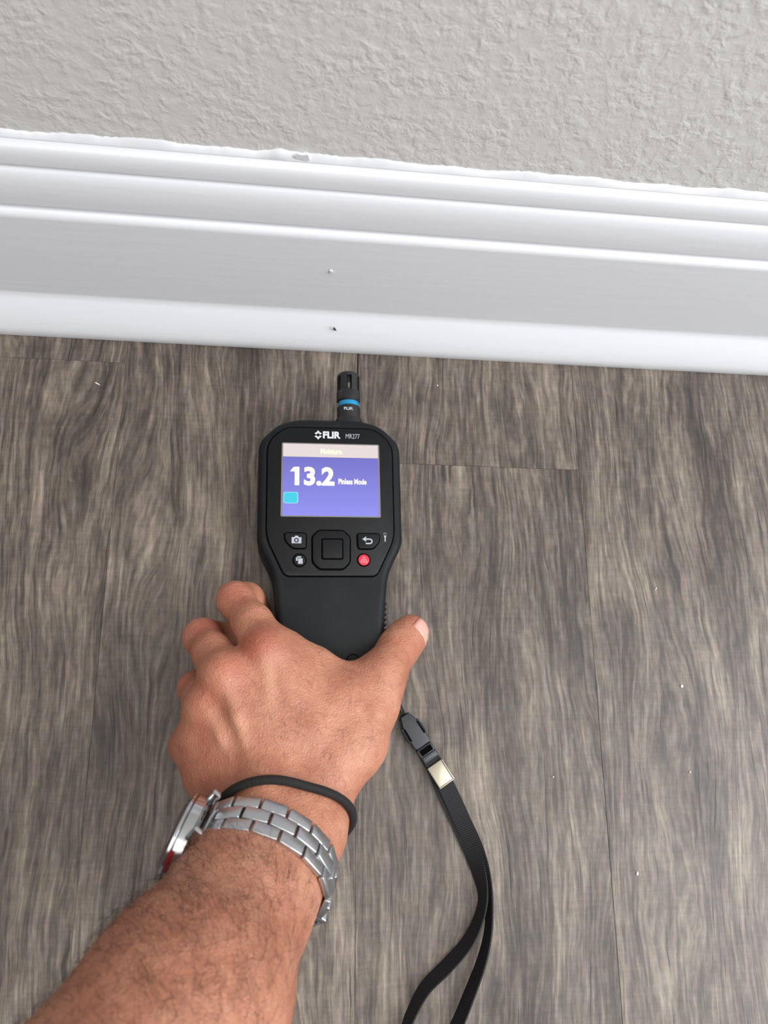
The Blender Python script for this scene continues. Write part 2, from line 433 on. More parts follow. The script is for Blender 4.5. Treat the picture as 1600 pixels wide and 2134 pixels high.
# lettering and emblem above the screen
ZF = 0.03502
em = []
cx, cy, s = -7.0, 60.4, 1.0
em.append([(cx, cy+3.0), (cx+1.0, cy+1.7), (cx, cy+0.9), (cx-1.0, cy+1.7)])
em.append([(cx, cy-3.0), (cx+1.0, cy-1.7), (cx, cy-0.9), (cx-1.0, cy-1.7)])
for sx_ in (-1, 1):
    em.append([(cx+sx_*0.35, cy+1.0), (cx+sx_*1.25, cy+1.75), (cx+sx_*2.15, cy+0.9), (cx+sx_*1.1, cy+0.25)])
    em.append([(cx+sx_*0.35, cy-1.0), (cx+sx_*1.25, cy-1.75), (cx+sx_*2.15, cy-0.9), (cx+sx_*1.1, cy-0.25)])
flat('emblem', em, ZF, M_white, meter)
text_mesh('maker_lettering', 'FLIR', 0.0058, M_white, meter, (-0.0043, 0.0586, ZF+0.0001), 0.00027, 0.98)
text_mesh('model_lettering', 'MR277', 0.0043, M_grey, meter, (0.0094, 0.0586, ZF+0.0001), 0.0, 0.70)
# buttons
def button(name, pts, r, z1, m_=M_btn, g=0.6, label=None):
    P = round_poly(pts, r, 4)
    slab('button_well', inset(P, -g), 34.6, 35.08, 0, M_gap, meter, 1)
    b = slab(name, P, 34.8, z1, 0.5, m_, meter, 3)
    if label: b['label'] = label
    return b
b1 = button('camera_button', [(-26.4, -0.7), (-14.0, -0.7), (-14.0, -9.8), (-21.4, -9.8), (-25.8, -5.4)], [1.8, 1.5, 1.8, 2, 2], 36.3)
ci = [[(-22.2, -7.0), (-16.6, -7.0), (-16.6, -3.4), (-22.2, -3.4)], [(-20.7, -3.4), (-18.1, -3.4), (-18.6, -2.5), (-20.2, -2.5)]]
flat('camera_icon', ci, 0.0363, M_grey, b1); 
flat('lens_ring', ring_polys(-19.4, -5.2, 0.75, 1.3, 16), 0.03642, M_btn, b1)
b2 = button('return_button', [(15.9, -0.8), (29.0, -0.8), (28.6, -5.4), (25.0, -9.8), (16.2, -9.8)], [1.5, 1.8, 2, 2, 1.8], 36.3)
ri = [[(18.6, -4.2), (20.9, -2.6), (20.9, -5.8)], [(20.9, -3.8), (23.0, -3.8), (23.0, -4.6), (20.9, -4.6)], [(20.6, -7.2), (23.0, -7.2), (23.0, -6.4), (20.6, -6.4)]]+ring_polys(23.0, -5.5, 0.9, 1.7, 10, -90, 90)
flat('return_icon', ri, 0.0363, M_grey, b2)
b3 = button('gallery_button', disc(-17.6, -16.7, 3.5, 24), 0.2, 36.0)
gi = [[(-18.4, -18.9), (-15.8, -18.9), (-15.8, -15.8), (-18.4, -15.8)], [(-19.6, -17.2), (-18.7, -17.2), (-18.7, -15.2), (-19.6, -15.2)], [(-19.0, -15.4), (-16.6, -15.4), (-16.6, -14.6), (-19.0, -14.6)]]
flat('gallery_icon', gi, 0.0360, M_grey, b3)
b4 = button('warning_button', disc(19.4, -16.4, 3.3, 24), 0.2, 36.0, M_red, 0.7, 'round red button')
M_pink = mat('pink_print', lin(240, 150, 160), 0.5)
def tri_edge(p, q, w):
    p, q = np.array(p), np.array(q); d = unit(q-p); n_ = np.array([-d[1], d[0]])*w
    return [tuple(p-n_), tuple(q-n_), tuple(q+n_), tuple(p+n_)]
A_, B_, C_ = (19.4, -14.4), (17.5, -17.8), (21.3, -17.8)
flat('warning_icon', [tri_edge(A_, B_, .17), tri_edge(B_, C_, .17), tri_edge(C_, A_, .17)]+ring_polys(19.4, -16.7, 0.25, 0.55, 10), 0.0360, M_pink, b4)
dp = [(-6.4, 0.8), (7.6, 0.8), (11.4, -3.0), (11.2, -17.8), (7.4, -21.8), (-6.2, -21.8), (-10.0, -17.8), (-10.2, -3.0)]
b5 = button('direction_pad', dp, 1.6, 36.4, M_btn, 0.8)
slab('pad_groove', round_poly([(-5.2, -3.9), (7.6, -3.9), (7.6, -16.6), (-5.2, -16.6)], 1.0, 3), 36.2, 36.46, 0, M_gap, b5, 1)
slab('centre_key', round_poly([(-4.5, -4.6), (6.9, -4.6), (6.9, -15.9), (-4.5, -15.9)], 0.9, 3), 36.2, 37.0, 0.5, M_btn, b5, 3)
# torch symbol
fl = [[(31.4, -1.6), (33.0, -1.6), (32.6, -2.9), (31.8, -2.9)], [(31.85, -2.9), (32.55, -2.9), (32.55, -5.3), (31.85, -5.3)],
      [(31.2, -1.0), (31.45, -0.9), (31.75, -0.1), (31.5, -0.1)], [(32.1, -0.9), (32.35, -0.9), (32.35, 0.1), (32.1, 0.1)], [(33.0, -0.9), (33.2, -1.0), (32.95, -0.1), (32.7, -0.1)]]
flat('torch_symbol', fl, ZF, M_grey, meter)
# ribs on the grip and rubber port plug
for k in range(9):
    bm = bmesh.new(); box_bm(bm, ((31.9-0.11*k)/1000, (-41-3.0*k)/1000, 0.021), (0.0022, 0.0013, 0.018), None, 0.0004)
    from_bm('grip_rib', bm, M_rub, meter)
pl = lathe('port_plug', [(0.0038, 0.0325), (0.0038, 0.0346), (0.0033, 0.0350), (0.0028, 0.0346), (0.0020, 0.0346), (0.0016, 0.0350), (0.0005, 0.0351)], M_btn, meter); pl.location = (0.0126, -0.0735, 0)
# torch dot on the top edge
sp = lathe('sensor_dot', [(0.0009, 0), (0.0009, 0.0005), (0.0003, 0.0008)], mat('pale_lens', lin(225, 215, 185), 0.3), meter); sp.location = (-0.0245, 0.0668, 0.0327)

# probe in the top socket: lathed parts lying along +y
PX, PZ = 0.01275, 0.0205
def probe_part(name, prof, m_):
    o = lathe(name, [(r/1000, z/1000) for r, z in prof], m_, meter, 32, 30)
    o.rotation_euler = (-math.pi/2, 0, 0); o.location = (PX, 0, PZ); return o
M_pro = mat('black_plastic', lin(24, 24, 26), 0.42)
M_int = mat('probe_core', lin(14, 14, 15), 0.5)
probe_part('probe_socket', [(8.6, 70.5), (8.6, 75.5), (8.2, 76.2), (7.6, 76.2)], M_pro)
probe_part('probe_base', [(7.3, 74), (7.3, 84.2), (6.9, 84.8), (6.6, 85.0)], M_pro)
probe_part('blue_ring', [(6.2, 84.5), (6.6, 84.9), (6.6, 87.8), (6.2, 88.2)], M_cyan)
probe_part('probe_core', [(4.6, 87), (4.6, 106.0), (3.5, 107.0)], M_int)
probe_part('probe_collar', [(6.7, 88.0), (7.5, 89.0), (7.5, 94.8), (7.3, 95.2), (5.6, 95.2)], M_pro)
probe_part('probe_tip', [(6.6, 104.6), (7.0, 105.0), (7.0, 106.4), (6.2, 107.6), (3.0, 108.2)], M_pro)
for k in range(6):                               # cage bars between the slots
    a0 = math.radians(60*k+30-17); V = []; F = []
    for yy in (94.6, 105.4):
        for j in range(6):
            a = a0+math.radians(34)*j/5
            for r in (5.4, 7.2): V.append(((PX+r/1000*math.sin(a)), yy/1000, PZ+r/1000*math.cos(a)))
    for j in range(5):
        q = 2*j; F += [(q+1, q+3, q+15, q+13), (q, q+12, q+14, q+2), (q, q+2, q+3, q+1), (q+12, q+13, q+15, q+14)]
    F += [(0, 1, 13, 12), (10, 22, 23, 11)]
    from_data('cage_bar', V, F, M_pro, meter)
t_ = text_mesh('probe_lettering', 'FLIR', 0.0026, M_grey, meter, (PX-0.0036, 0.0805, PZ+0.0074), 0.0001, 1.2)
bm = bmesh.new(); box_bm(bm, (PX, 0.0985, PZ+0.0046), (0.0015, 0.0036, 0.0006), None, 0.0002); from_bm('sensor_chip', bm, mat('sensor_grey', lin(120, 118, 112), 0.4), meter)

# ------------------------------------------------------------------ lanyard
M_web = mat('black_webbing', lin(26, 26, 28), 0.8); T = NT(M_web)
M_edge = mat('webbing_edge', lin(70, 70, 72), 0.7)
uvn = T.n('ShaderNodeUVMap'); 
wv = T.n('ShaderNodeTexWave'); wv.inputs['Scale'].default_value = 260.0; wv.bands_direction = 'Y'; T.l(uvn.outputs[0], wv.inputs['Vector'])
T.l(T.bump(wv.outputs[1], 0.0004, 0.5), T.b.inputs['Normal'])
T.l(T.ramp(wv.outputs[1], [(0.0, lin(16, 16, 18)), (1.0, lin(34, 33, 36))]), T.b.inputs['Base Color'])
M_buck = mat('buckle_plastic', lin(40, 43, 48), 0.4)
M_cord = mat('black_cord', lin(14, 14, 15), 0.6)
M_clamp = mat('nickel_clamp', lin(140, 134, 120), 0.36, 1.0)
bpos = at_floor_height(862, 1532, 0.0)
lan = empty('lanyard', (bpos[0], bpos[1], 0)); tag(lan, 'black webbing wrist lanyard with buckle and metal clamp trailing from the meter', 'lanyard')
bpy.context.view_layer.update()
LO = Vector((bpos[0], bpos[1], 0))
def ribbon(name, pix, width, roll, lift, material, th=0.0009):
    pts = spline([tuple(at_floor_height(x, y, 0.0)) for x, y in pix], 10); N = len(pts)
    rl = np.interp(np.linspace(0, len(pix)-1, N), range(len(pix)), roll); lf = np.interp(np.linspace(0, len(pix)-1, N), range(len(pix)), lift)
    k = np.ones(9)/9; pad = np.pad(rl, 4, 'edge'); rl = np.convolve(pad, k, 'valid')
    V = []; F = []; S = []; s = 0
    for i in range(N):
        t = Vector(pts[min(i+1, N-1)]-pts[max(i-1, 0)]).normalized()
        if i: s += float(np.linalg.norm(pts[i]-pts[i-1]))
        S.append(s)
        side = Vector((-t.y, t.x, 0)).normalized()      # to the right of the downward run (image right)
        a = math.radians(rl[i]); w = side*math.cos(a)+Vector((0, 0, 1))*math.sin(a); nn_ = t.cross(w)
        c = Vector(pts[i])-LO; c.z = abs(math.sin(a))*width/2+0.0009+lf[i]/1000
        for q in (-1, 1):
            for h in (-1, 1): V.append(c+w*(width/2*q)+nn_*(th/2*h))
    for i in range(N-1):
        a = i*4; b = a+4
        F += [(a, a+2, b+2, b), (a+1, b+1, b+3, a+3), (a, b, b+1, a+1), (a+2, a+3, b+3, b+2)]
    F += [(0, 1, 3, 2), ((N-1)*4, (N-1)*4+2, (N-1)*4+3, (N-1)*4+1)]
    o = from_data(name, V, F, material, lan, True); o.data.set_sharp_from_angle(angle=math.radians(40))
    uv = o.data.uv_layers.new(name='uv')
    for lp in o.data.loops: 
        vi = lp.vertex_index; uv.data[lp.index].uv = ((vi % 4)//2*width, S[vi//4])
    return o
RA = [(891, 1573), (910, 1604), (937, 1656), (962, 1712), (987, 1768), (1004, 1822), (1013, 1880), (1011, 1940), (997, 2000), (973, 2065), (945, 2134), (900, 2230), (850, 2330)]
ribbon('strap', RA, 0.0098, [0, 0, 0, 12, 32, 58, 80, 82, 76, 70, 68, 50, 20], [2.6, 2.0, 1.6, 1.2, 1.0, .6, .3, .3, .3, .3, .3, .3, .3], M_web)
RB = [(890, 1574), (908, 1605), (932, 1662), (957, 1717), (980, 1772), (995, 1822), (1001, 1870), (990, 1916), (966, 1962), (926, 2008), (884, 2050), (858, 2095), (842, 2140), (830, 2230), (850, 2330)]
ribbon('strap', RB, 0.0098, [0, 0, 0, 10, 30, 55, 78, 74, 66, 62, 66, 72, 74, 50, 20], [1.0, .8, .5, .2, .2, .2, .2, .2, .2, .2, .2, .2, .2, .2, .2], M_web)
# local frame of the buckle: v runs down the strap
p0 = at_floor_height(840, 1492, 0.0); p1 = at_floor_height(908, 1600, 0.0)
dv = unit(p1-p0); bang = math.atan2(dv[1], dv[0])+math.pi/2
def bframe(o, off=(0, 0)):
    o.rotation_euler = (0, 0, bang); q = Vector(p0)-LO; o.location = (q.x, q.y, 0)
# in this frame local -y runs down the strap, local x to the right; p0 is the tip
bk = slab('buckle', round_poly([(-3.0, 0.6), (3.0, 0.6), (5.2, -6.0), (5.7, -18.5), (4.6, -20.3), (-4.6, -20.3), (-5.7, -18.5), (-5.2, -6.0)], 0.7, 3), 1.2, 6.2, 0.8, M_buck, lan, 3, bottom=1.0); bframe(bk)
for s_ in (-1, 1):
    pr = slab('buckle_prong', round_poly([(s_*5.3, -5.0), (s_*6.3, -8.0), (s_*6.4, -14.5), (s_*5.2, -15.5)][::s_], 0.5, 2), 1.8, 5.6, 0.6, M_buck, bk, 2)
    gp = slab('buckle_slot', [(s_*4.1, -6.5), (s_*4.7, -6.2), (s_*5.1, -14.0), (s_*4.3, -14.6)][::s_], 6.2, 6.75, 0, M_gap, bk, 1)
b2_ = slab('buckle_socket', round_poly([(-5.1, -20.5), (5.1, -20.5), (5.1, -29.5), (-5.1, -29.5)], 1.0, 3), 0.6, 5.0, 0.8, M_buck, lan, 2, bottom=0.4); bframe(b2_)
s2 = slab('socket_opening', round_poly([(-3.9, -21.6), (3.9, -21.6), (3.9, -25.0), (-3.9, -25.0)], 0.5, 2), 4.6, 5.15, 0, M_gap, b2_, 1)
s3 = slab('socket_bar', round_poly([(-4.8, -25.6), (4.8, -25.6), (4.8, -28.6), (-4.8, -28.6)], 0.6, 2), 4.4, 5.7, 0.5, M_buck, b2_, 2)
# metal clamp: a folded sheet with raised side edges
cl = slab('metal_clamp', round_poly([(-5.3, -32.2), (5.3, -32.2), (5.3, -45.8), (-5.3, -45.8)], 0.5, 2), 0.2, 4.7, 0.4, M_clamp, lan, 2); bframe(cl)
cl2 = slab('clamp_rim', round_poly([(4.4, -32.2), (5.3, -32.2), (5.3, -45.8), (4.4, -45.8)], 0.3, 2), 4.4, 5.3, 0.3, M_clamp, cl, 2)
cl3 = slab('clamp_rim', round_poly([(-5.3, -32.2), (-4.7, -32.2), (-4.7, -45.8), (-5.3, -45.8)], 0.2, 2), 4.4, 5.1, 0.3, M_clamp, cl, 2)
cl4 = slab('clamp_rim', round_poly([(-5.3, -45.0), (5.3, -45.0), (5.3, -45.8), (-5.3, -45.8)], 0.2, 2), 4.4, 5.0, 0.2, M_clamp, cl, 2)
# thin cord loop from the buckle to the foot of the meter
for s_ in (-1, 1):
    pts = [at_floor_height(843+s_*2, 1494, 0.0042), at_floor_height(836+s_*3, 1478, 0.004), at_floor_height(826+s_*2.5, 1460, 0.005), at_floor_height(800+s_*2, 1440, 0.0068), at_floor_height(770+s_, 1432, 0.0085), np.array([0.040+s_*0.0015, 0.0125, 0.010])]
    tube('cord', [Vector(p)-LO for p in spline(pts, 6)], 0.00062, M_cord, lan, 6)
# ---- HAND START
VOX = 1.4            # mm
def build_arm_mesh():
    W = lambda x, y, z: at_floor_height(x, y, z/1000.0)*1000.0
    lo = np.array([-180., -275., -1.]); hi = np.array([98., 98., 345.])
    n = np.ceil((hi-lo)/VOX).astype(int)+1
    fld = np.full(n, 60., np.float32)
    ax = [lo[i]+VOX*np.arange(n[i]) for i in range(3)]
    def region(pmin, pmax):
        i0 = np.clip(((pmin-lo)/VOX).astype(int), 0, n-1); i1 = np.clip(((pmax-lo)/VOX).astype(int)+2, 1, n)
        return tuple(slice(a, b) for a, b in zip(i0, i1))
    def grid(s):
        return np.stack(np.meshgrid(ax[0][s[0]], ax[1][s[1]], ax[2][s[2]], indexing='ij'), -1).astype(np.float32)
    def cone(P, a, b, ra, rb, M=None):
        a = np.asarray(a, np.float32); b = np.asarray(b, np.float32)
        Q = P-a; ba = b-a
        if M is not None: Q = Q@M.T.astype(np.float32); ba = M.astype(np.float32)@ba
        h = np.clip((Q@ba)/max(float(ba@ba), 1e-6), 0, 1)
        return np.linalg.norm(Q-h[..., None]*ba, axis=-1)-(ra+(rb-ra)*h)
    def smin(a, b, k):
        h = np.maximum(k-np.abs(a-b), 0)/k
        return np.minimum(a, b)-h*h*k*0.25
    def smax(a, b, k): return -smin(-a, -b, k)
    def add(target, a, b, ra, rb, k, M=None, stretch=1.0):
        r = max(ra, rb)*stretch+14
        s = region(np.minimum(a, b)-r, np.maximum(a, b)+r)
        target[s] = smin(target[s], cone(grid(s), a, b, ra, rb, M), k)
    def chain(target, pts, k):
        for (a, ra), (b, rb) in zip(pts[:-1], pts[1:]): add(target, a, b, ra, rb, k)
    # --- palm and back of the hand
    mcp = dict(i=W(556, 1356, 63), m=W(466, 1408, 65), r=W(434, 1472, 59), p=W(424, 1542, 50))
    car = dict(i=W(648, 1608, 62), m=W(590, 1622, 64), r=W(530, 1632, 62), p=W(482, 1636, 57))
    rad = dict(i=(12.0, 13.5), m=(11.5, 14.), r=(11., 14.), p=(10.5, 13.))
    for f in 'imrp': add(fld, mcp[f], car[f], rad[f][0], rad[f][1], 9.)
    # flesh between thumb and index
    chain(fld, [(W(602, 1350, 54), 9.), (W(660, 1392, 48), 9.), (W(712, 1424, 45), 9.), (W(764, 1412, 42), 10.)], 9.)
    chain(fld, [(W(620, 1420, 55), 13.), (W(690, 1470, 54), 14.), (W(672, 1560, 60), 15.)], 10.)
    chain(fld, [(W(736, 1460, 50), 12.), (W(730, 1560, 57), 14.)], 10.)
    # thumb ray
    chain(fld, [(W(694, 1622, 62), 14.5), (W(747, 1545, 54), 13.2), (W(778, 1470, 45), 12.2), (W(796, 1412, 43), 12.)], 9.)
    thumb = np.full(n, 60., np.float32)
    chain(thumb, [(W(796, 1412, 43), 12.), (W(811, 1382, 38), 11.), (W(829, 1352, 31.5), 11.6), (W(846, 1330, 28.5), 10.8), (W(857, 1315, 26.5), 9.7)], 4.)
    np.copyto(fld, smin(fld, thumb, 7.))
    # heel of the hand
    chain(fld, [(W(428, 1560, 42), 12.), (W(452, 1610, 46), 14.), (W(494, 1650, 55), 15.)], 12.)
    chain(fld, [(W(505, 1560, 44), 14.), (W(560, 1640, 54), 15.)], 12.)
    # flesh that fills the back of the hand between the bones
    chain(fld, [(W(520, 1420, 62), 11.), (W(570, 1550, 64), 13.)], 10.)
    chain(fld, [(W(590, 1400, 58), 11.), (W(620, 1520, 63), 13.)], 10.)
    chain(fld, [(W(425, 1520, 50), 10.5), (W(470, 1600, 57), 13.)], 9.)
    # knuckles
    for p, r in ((W(548, 1350, 70), 6.), (W(462, 1404, 71.5), 6.), (W(428, 1470, 65), 5.), (W(415, 1543, 56), 5.)):
        add(fld, p, p+0.1, r, r, 7.)
    # extensor tendons of the back of the hand
    for pts in ([(548, 1362, 73), (556, 1440, 74.5), (575, 1530, 75.5)], [(470, 1415, 74.5), (492, 1490, 77), (522, 1580, 76.5)],
                [(436, 1478, 68.5), (462, 1535, 72), (500, 1600, 73)]):
        pp = [W(*q) for q in pts]
        for a, b in zip(pp[:-1], pp[1:]): add(fld, a, b, 1.7, 1.9, 4.2)
    # fingers, curled over the left side of the meter
    fing = np.full(n, 60., np.float32)
    fs = dict(
      i=[(mcp['i']+(1, 0, -1), 10.8), (W(527, 1300, 52), 10.6), (W(490, 1250, 38), 10.0), (W(514, 1248, 26), 9.2), (W(522, 1254, 18), 8.8), (W(540, 1272, 10), 7.6)],
      m=[(mcp['m']+(0, 0, -1), 10.6), (W(443, 1362, 51), 10.4), (W(421, 1328, 35), 10.1), (W(448, 1330, 22), 9.2), (W(470, 1334, 16), 8.8), (W(520, 1345, 9.5), 8.0)],
      r=[(mcp['r']+(0, 0, -1), 10.2), (W(421, 1452, 46), 10.), (W(409, 1435, 32), 9.6), (W(436, 1424, 19), 8.8), (W(458, 1420, 14), 8.4), (W(505, 1420, 9.5), 7.6)],
      p=[(mcp['p']+(0, 0, -1), 9.8), (W(402, 1550, 40), 9.4), (W(391, 1553, 33), 9.6), (W(418, 1525, 17), 8.), (W(440, 1510, 12), 7.4), (W(480, 1495, 8.5), 6.8)])
    for f in 'imrp':
        one = np.full(n, 60., np.float32); chain(one, [(q, r-0.5) for q, r in fs[f]], 5.5)
        np.copyto(fing, smin(fing, one, 1.6))
    np.copyto(fld, smin(fld, fing, 9.)); del fing, thumb, one
    # --- wrist and forearm: oval sections along a rising axis
    A1 = unit(WRIST_AX)
    def frame(A, flat):
        e1 = unit(E1_HINT-A*(E1_HINT@A)); e2 = np.cross(A, e1)
        if e2[2] < 0: e2 = -e2
        return np.stack([A, e1, e2*flat])
    c0 = W(590, 1628, 63); c1 = np.array([4.8, -43.6, 74.5]); c2 = WATCH_C*1000; c3 = c2+A1*72+np.array([2.5, -1.2, 0]); c4 = c3+unit((-.40, -.52, .70))*75; c5 = c4+unit((-.40, -.55, .62))*75
    add(fld, c0, c1, 25., 25.2, 14., frame(unit(c1-c0), 1.45), 1.)
    add(fld, c1, c2, 25.2, 27.8, 12., frame(unit(c2-c1), 1.36), 1.)
    M = frame(A1, 1.32)
    add(fld, c2, c2+A1*22, 28.2, 30., 8., M); add(fld, c2+A1*22, c3, 30., 36.5, 10., M)
    add(fld, c3, c4, 36.5, 44., 12., frame(unit(c4-c3), 1.2)); add(fld, c4, c5, 44., 47., 12., frame(unit(c5-c4), 1.12))
    # ulna head
    v = c1+M[1]*(-20)+M[2]/1.32*12; add(fld, v, v+.1, 8., 8., 10.)
    # nothing below the floor
    return surface_nets(fld, lo)
def surface_nets(f, lo):
    ins = f < 0
    nx, ny, nz = f.shape
    c = np.zeros((nx-1, ny-1, nz-1), np.int8)
    for dx in (0, 1):
        for dy in (0, 1):
            for dz in (0, 1): c += ins[dx:nx-1+dx, dy:ny-1+dy, dz:nz-1+dz]
    act = (c > 0) & (c < 8)
    ids = np.argwhere(act); idx = np.full(act.shape, -1, np.int32); idx[act] = np.arange(len(ids))
    corners = [(a, b, d) for a in (0, 1) for b in (0, 1) for d in (0, 1)]
    edges = [(p, q) for p in corners for q in corners if p < q and sum(abs(u-w) for u, w in zip(p, q)) == 1]
    acc = np.zeros((len(ids), 3)); cnt = np.zeros(len(ids))
    vals = {p: f[ids[:, 0]+p[0], ids[:, 1]+p[1], ids[:, 2]+p[2]].astype(float) for p in corners}
    for p, q in edges:
        a, b = vals[p], vals[q]; m = (a < 0) != (b < 0)
        t = np.where(m, a/np.where(m, a-b, 1), 0)[:, None]
        acc += np.where(m[:, None], np.array(p)+t*(np.array(q)-np.array(p)), 0); cnt += m
    V = (ids+acc/cnt[:, None])*VOX+lo
    faces = []
    for axis in range(3):
        sl0 = [slice(1, -1)]*3; sl1 = [slice(1, -1)]*3
        sl0[axis] = slice(0, f.shape[axis]-1); sl1[axis] = slice(1, f.shape[axis])
        a = ins[tuple(sl0)]; b = ins[tuple(sl1)]
        e = np.argwhere(a != b); s = a[tuple(e.T)]
        g = e+1; g[:, axis] -= 1
        u, w = (axis+1) % 3, (axis+2) % 3
        def cell(du, dw):
            h = g.copy(); h[:, u] -= du; h[:, w] -= dw
            return idx[h[:, 0], h[:, 1], h[:, 2]]
        q = np.stack([cell(1, 1), cell(0, 1), cell(0, 0), cell(1, 0)], 1)
        q[~s] = q[~s][:, ::-1]
        faces.append(q)
    F4 = np.concatenate(faces); F4 = F4[(F4 >= 0).all(1)]
    # two rounds of neighbour smoothing
    for lam in (.5, .5, .5):
        S = np.zeros_like(V); N = np.zeros(len(V))
        for i in range(4):
            a, b = F4[:, i], F4[:, (i+1) % 4]
            for k in range(3):
                S[:, k] += np.bincount(a, V[b, k], len(V))+np.bincount(b, V[a, k], len(V))
            N += np.bincount(a, minlength=len(V))+np.bincount(b, minlength=len(V))
        V = V+lam*(S/N[:, None]-V)
    return V, F4
# ---- HAND END

# ------------------------------------------------------------------ the arm
E1_HINT = np.array([.85, -.45, 0.]); WRIST_AX = np.array([-.385, -.50, .77]); WATCH_C = np.array([-.006, -.0565, .088])
AV, AF = build_arm_mesh()
fn = np.cross(AV[AF[:, 2]]-AV[AF[:, 0]], AV[AF[:, 3]]-AV[AF[:, 1]])
VN = np.zeros_like(AV)
for i in range(4):
    for k in range(3): VN[:, k] += np.bincount(AF[:, i], fn[:, k], len(AV))
VN /= np.linalg.norm(VN, axis=1)[:, None]+1e-9
W_ = lambda x, y, z: at_floor_height(x, y, z/1000.0)*1000.0
# natural redness of knuckles and finger ends, pale skin over the tendons
red = np.zeros(len(AV)); pale = np.zeros(len(AV)); dark = np.zeros(len(AV))
for p, r, w in [(W_(532, 1345, 72), 10, .9), (W_(470, 1402, 74), 11, .7), (W_(490, 1240, 46), 14, .55), (W_(418, 1318, 44), 13, .6), (W_(405, 1430, 40), 13, .7), (W_(395, 1550, 42), 15, .7),
                (W_(868, 1300, 33), 9, .5), (W_(450, 1440, 70), 12, .6), (W_(430, 1500, 60), 18, .5), (W_(430, 1600, 55), 26, .5), (W_(835, 1350, 42), 8, .3)]:
    red = np.maximum(red, w*np.exp(-((AV-p)**2).sum(1)/(r*r)))
for a, b in [((556, 1380, 74), (562, 1500, 76)), ((470, 1420, 76), (505, 1545, 78)), ((445, 1490, 71), (470, 1550, 73))]:
    a, b = W_(*a), W_(*b); ba = b-a; h = np.clip(((AV-a)@ba)/(ba@ba), 0, 1)
    pale = np.maximum(pale, .7*np.exp(-((AV-a-h[:, None]*ba)**2).sum(1)/16.))
me = bpy.data.meshes.new('person'); me.from_pydata((AV/1000).tolist(), [], AF.tolist()); me.update()
for nm, arr in (('redness', red), ('paleness', pale)):
    at = me.attributes.new(nm, 'FLOAT', 'POINT'); at.data.foreach_set('value', arr.astype(np.float32))
M_skin = mat('skin', lin(205, 148, 118), 0.48); T = NT(M_skin)
co = T.n('ShaderNodeTexCoord').outputs['Object']
n1 = T.noise(co, 60, 4, 0.6); n2 = T.noise(co, 320, 3, 0.6); n3 = T.noise(co, 18, 2, 0.5)
base = T.ramp(T.math('ADD', T.math('MULTIPLY', n1.outputs[0], 0.6), T.math('MULTIPLY', n3.outputs[0], 0.4)), [(0.35, lin(163, 103, 79)), (0.5, lin(182, 123, 97)), (0.65, lin(197, 143, 116))])
fac = T.n('ShaderNodeAttribute', attribute_name='redness'); fp = T.n('ShaderNodeAttribute', attribute_name='paleness')
c_ = T.mix(T.math('MULTIPLY', fac.outputs['Fac'], 0.75), base, lin(172, 84, 68))
c_ = T.mix(T.math('MULTIPLY', fp.outputs['Fac'], 0.55), c_, lin(212, 163, 132))
T.l(c_, T.b.inputs['Base Color'])
vo = T.n('ShaderNodeTexVoronoi', feature='DISTANCE_TO_EDGE'); vo.inputs['Scale'].default_value = 620; T.l(co, vo.inputs['Vector'])
wr = T.noise(T.mapping(co, (260, 900, 500)), 1.0, 3, 0.6)
h = T.math('ADD', T.math('MULTIPLY', vo.outputs[0], 0.8), T.math('MULTIPLY', n2.outputs[0], 1.0)); h = T.math('ADD', h, T.math('MULTIPLY', wr.outputs[0], 0.35)); h = T.math('ADD', h, T.math('MULTIPLY', n1.outputs[0], 1.3))
T.l(T.bump(h, 0.0007, 0.75), T.b.inputs['Normal'])
T.b.inputs['Subsurface Weight'].default_value = 0.18; T.b.inputs['Subsurface Radius'].default_value = (1.0, 0.35, 0.2); T.b.inputs['Subsurface Scale'].default_value = 0.004
person = link('person', me, M_skin, None, True)
tag(person, 'bare left forearm and hand reaching down to grip the meter handle', 'person')

# thumb nail: a curved plate lying on the thumb tip
def nearest(p, nfilter=None):
    d = ((AV-p)**2).sum(1); return int(np.argmin(d))
M_nail = mat('nail', lin(222, 165, 150), 0.28); M_tip = mat('nail_edge', lin(238, 222, 206), 0.35)
tdir = unit(W_(857, 1315, 26.5)-W_(829, 1352, 31.5)); tc = W_(860, 1309, 26.0)
nout = unit((0.80, -0.10, 0.60)); nout = unit(nout-tdir*(nout@tdir)); side = np.cross(tdir, nout)
def nail_patch(name, s0, s1, material, lift):
    V = []; F = []; nu, nv = 9, 9
    for i in range(nu):
        s = s0+(s1-s0)*i/(nu-1)
        for j in range(nv):
            a = math.radians(-52+104*j/(nv-1))
            edge = 1.0-0.10*(abs(a)/math.radians(52))**2
            o_ = tc+tdir*(s*edge); d = nout*math.cos(a)+side*math.sin(a)
            # walk out to the skin along d
            rel = AV-o_; t = rel@d; perp = np.sqrt(np.maximum((rel**2).sum(1)-t*t, 0)); ok = (perp < 1.6) & (t > 0)
            r = np.median(t[ok]) if ok.any() else 9.6
            V.append((o_+d*(r+lift))/1000)
    for i in range(nu-1):
        for j in range(nv-1): F.append((i*nv+j, i*nv+j+1, (i+1)*nv+j+1, (i+1)*nv+j))
    o = from_data(name, V, F, material, person, True)
    sm_ = o.modifiers.new('thick', 'SOLIDIFY'); sm_.thickness = 0.0006; sm_.offset = 0
    return o
nl = nail_patch('thumbnail', -6.0, 5.0, M_nail, 0.15)

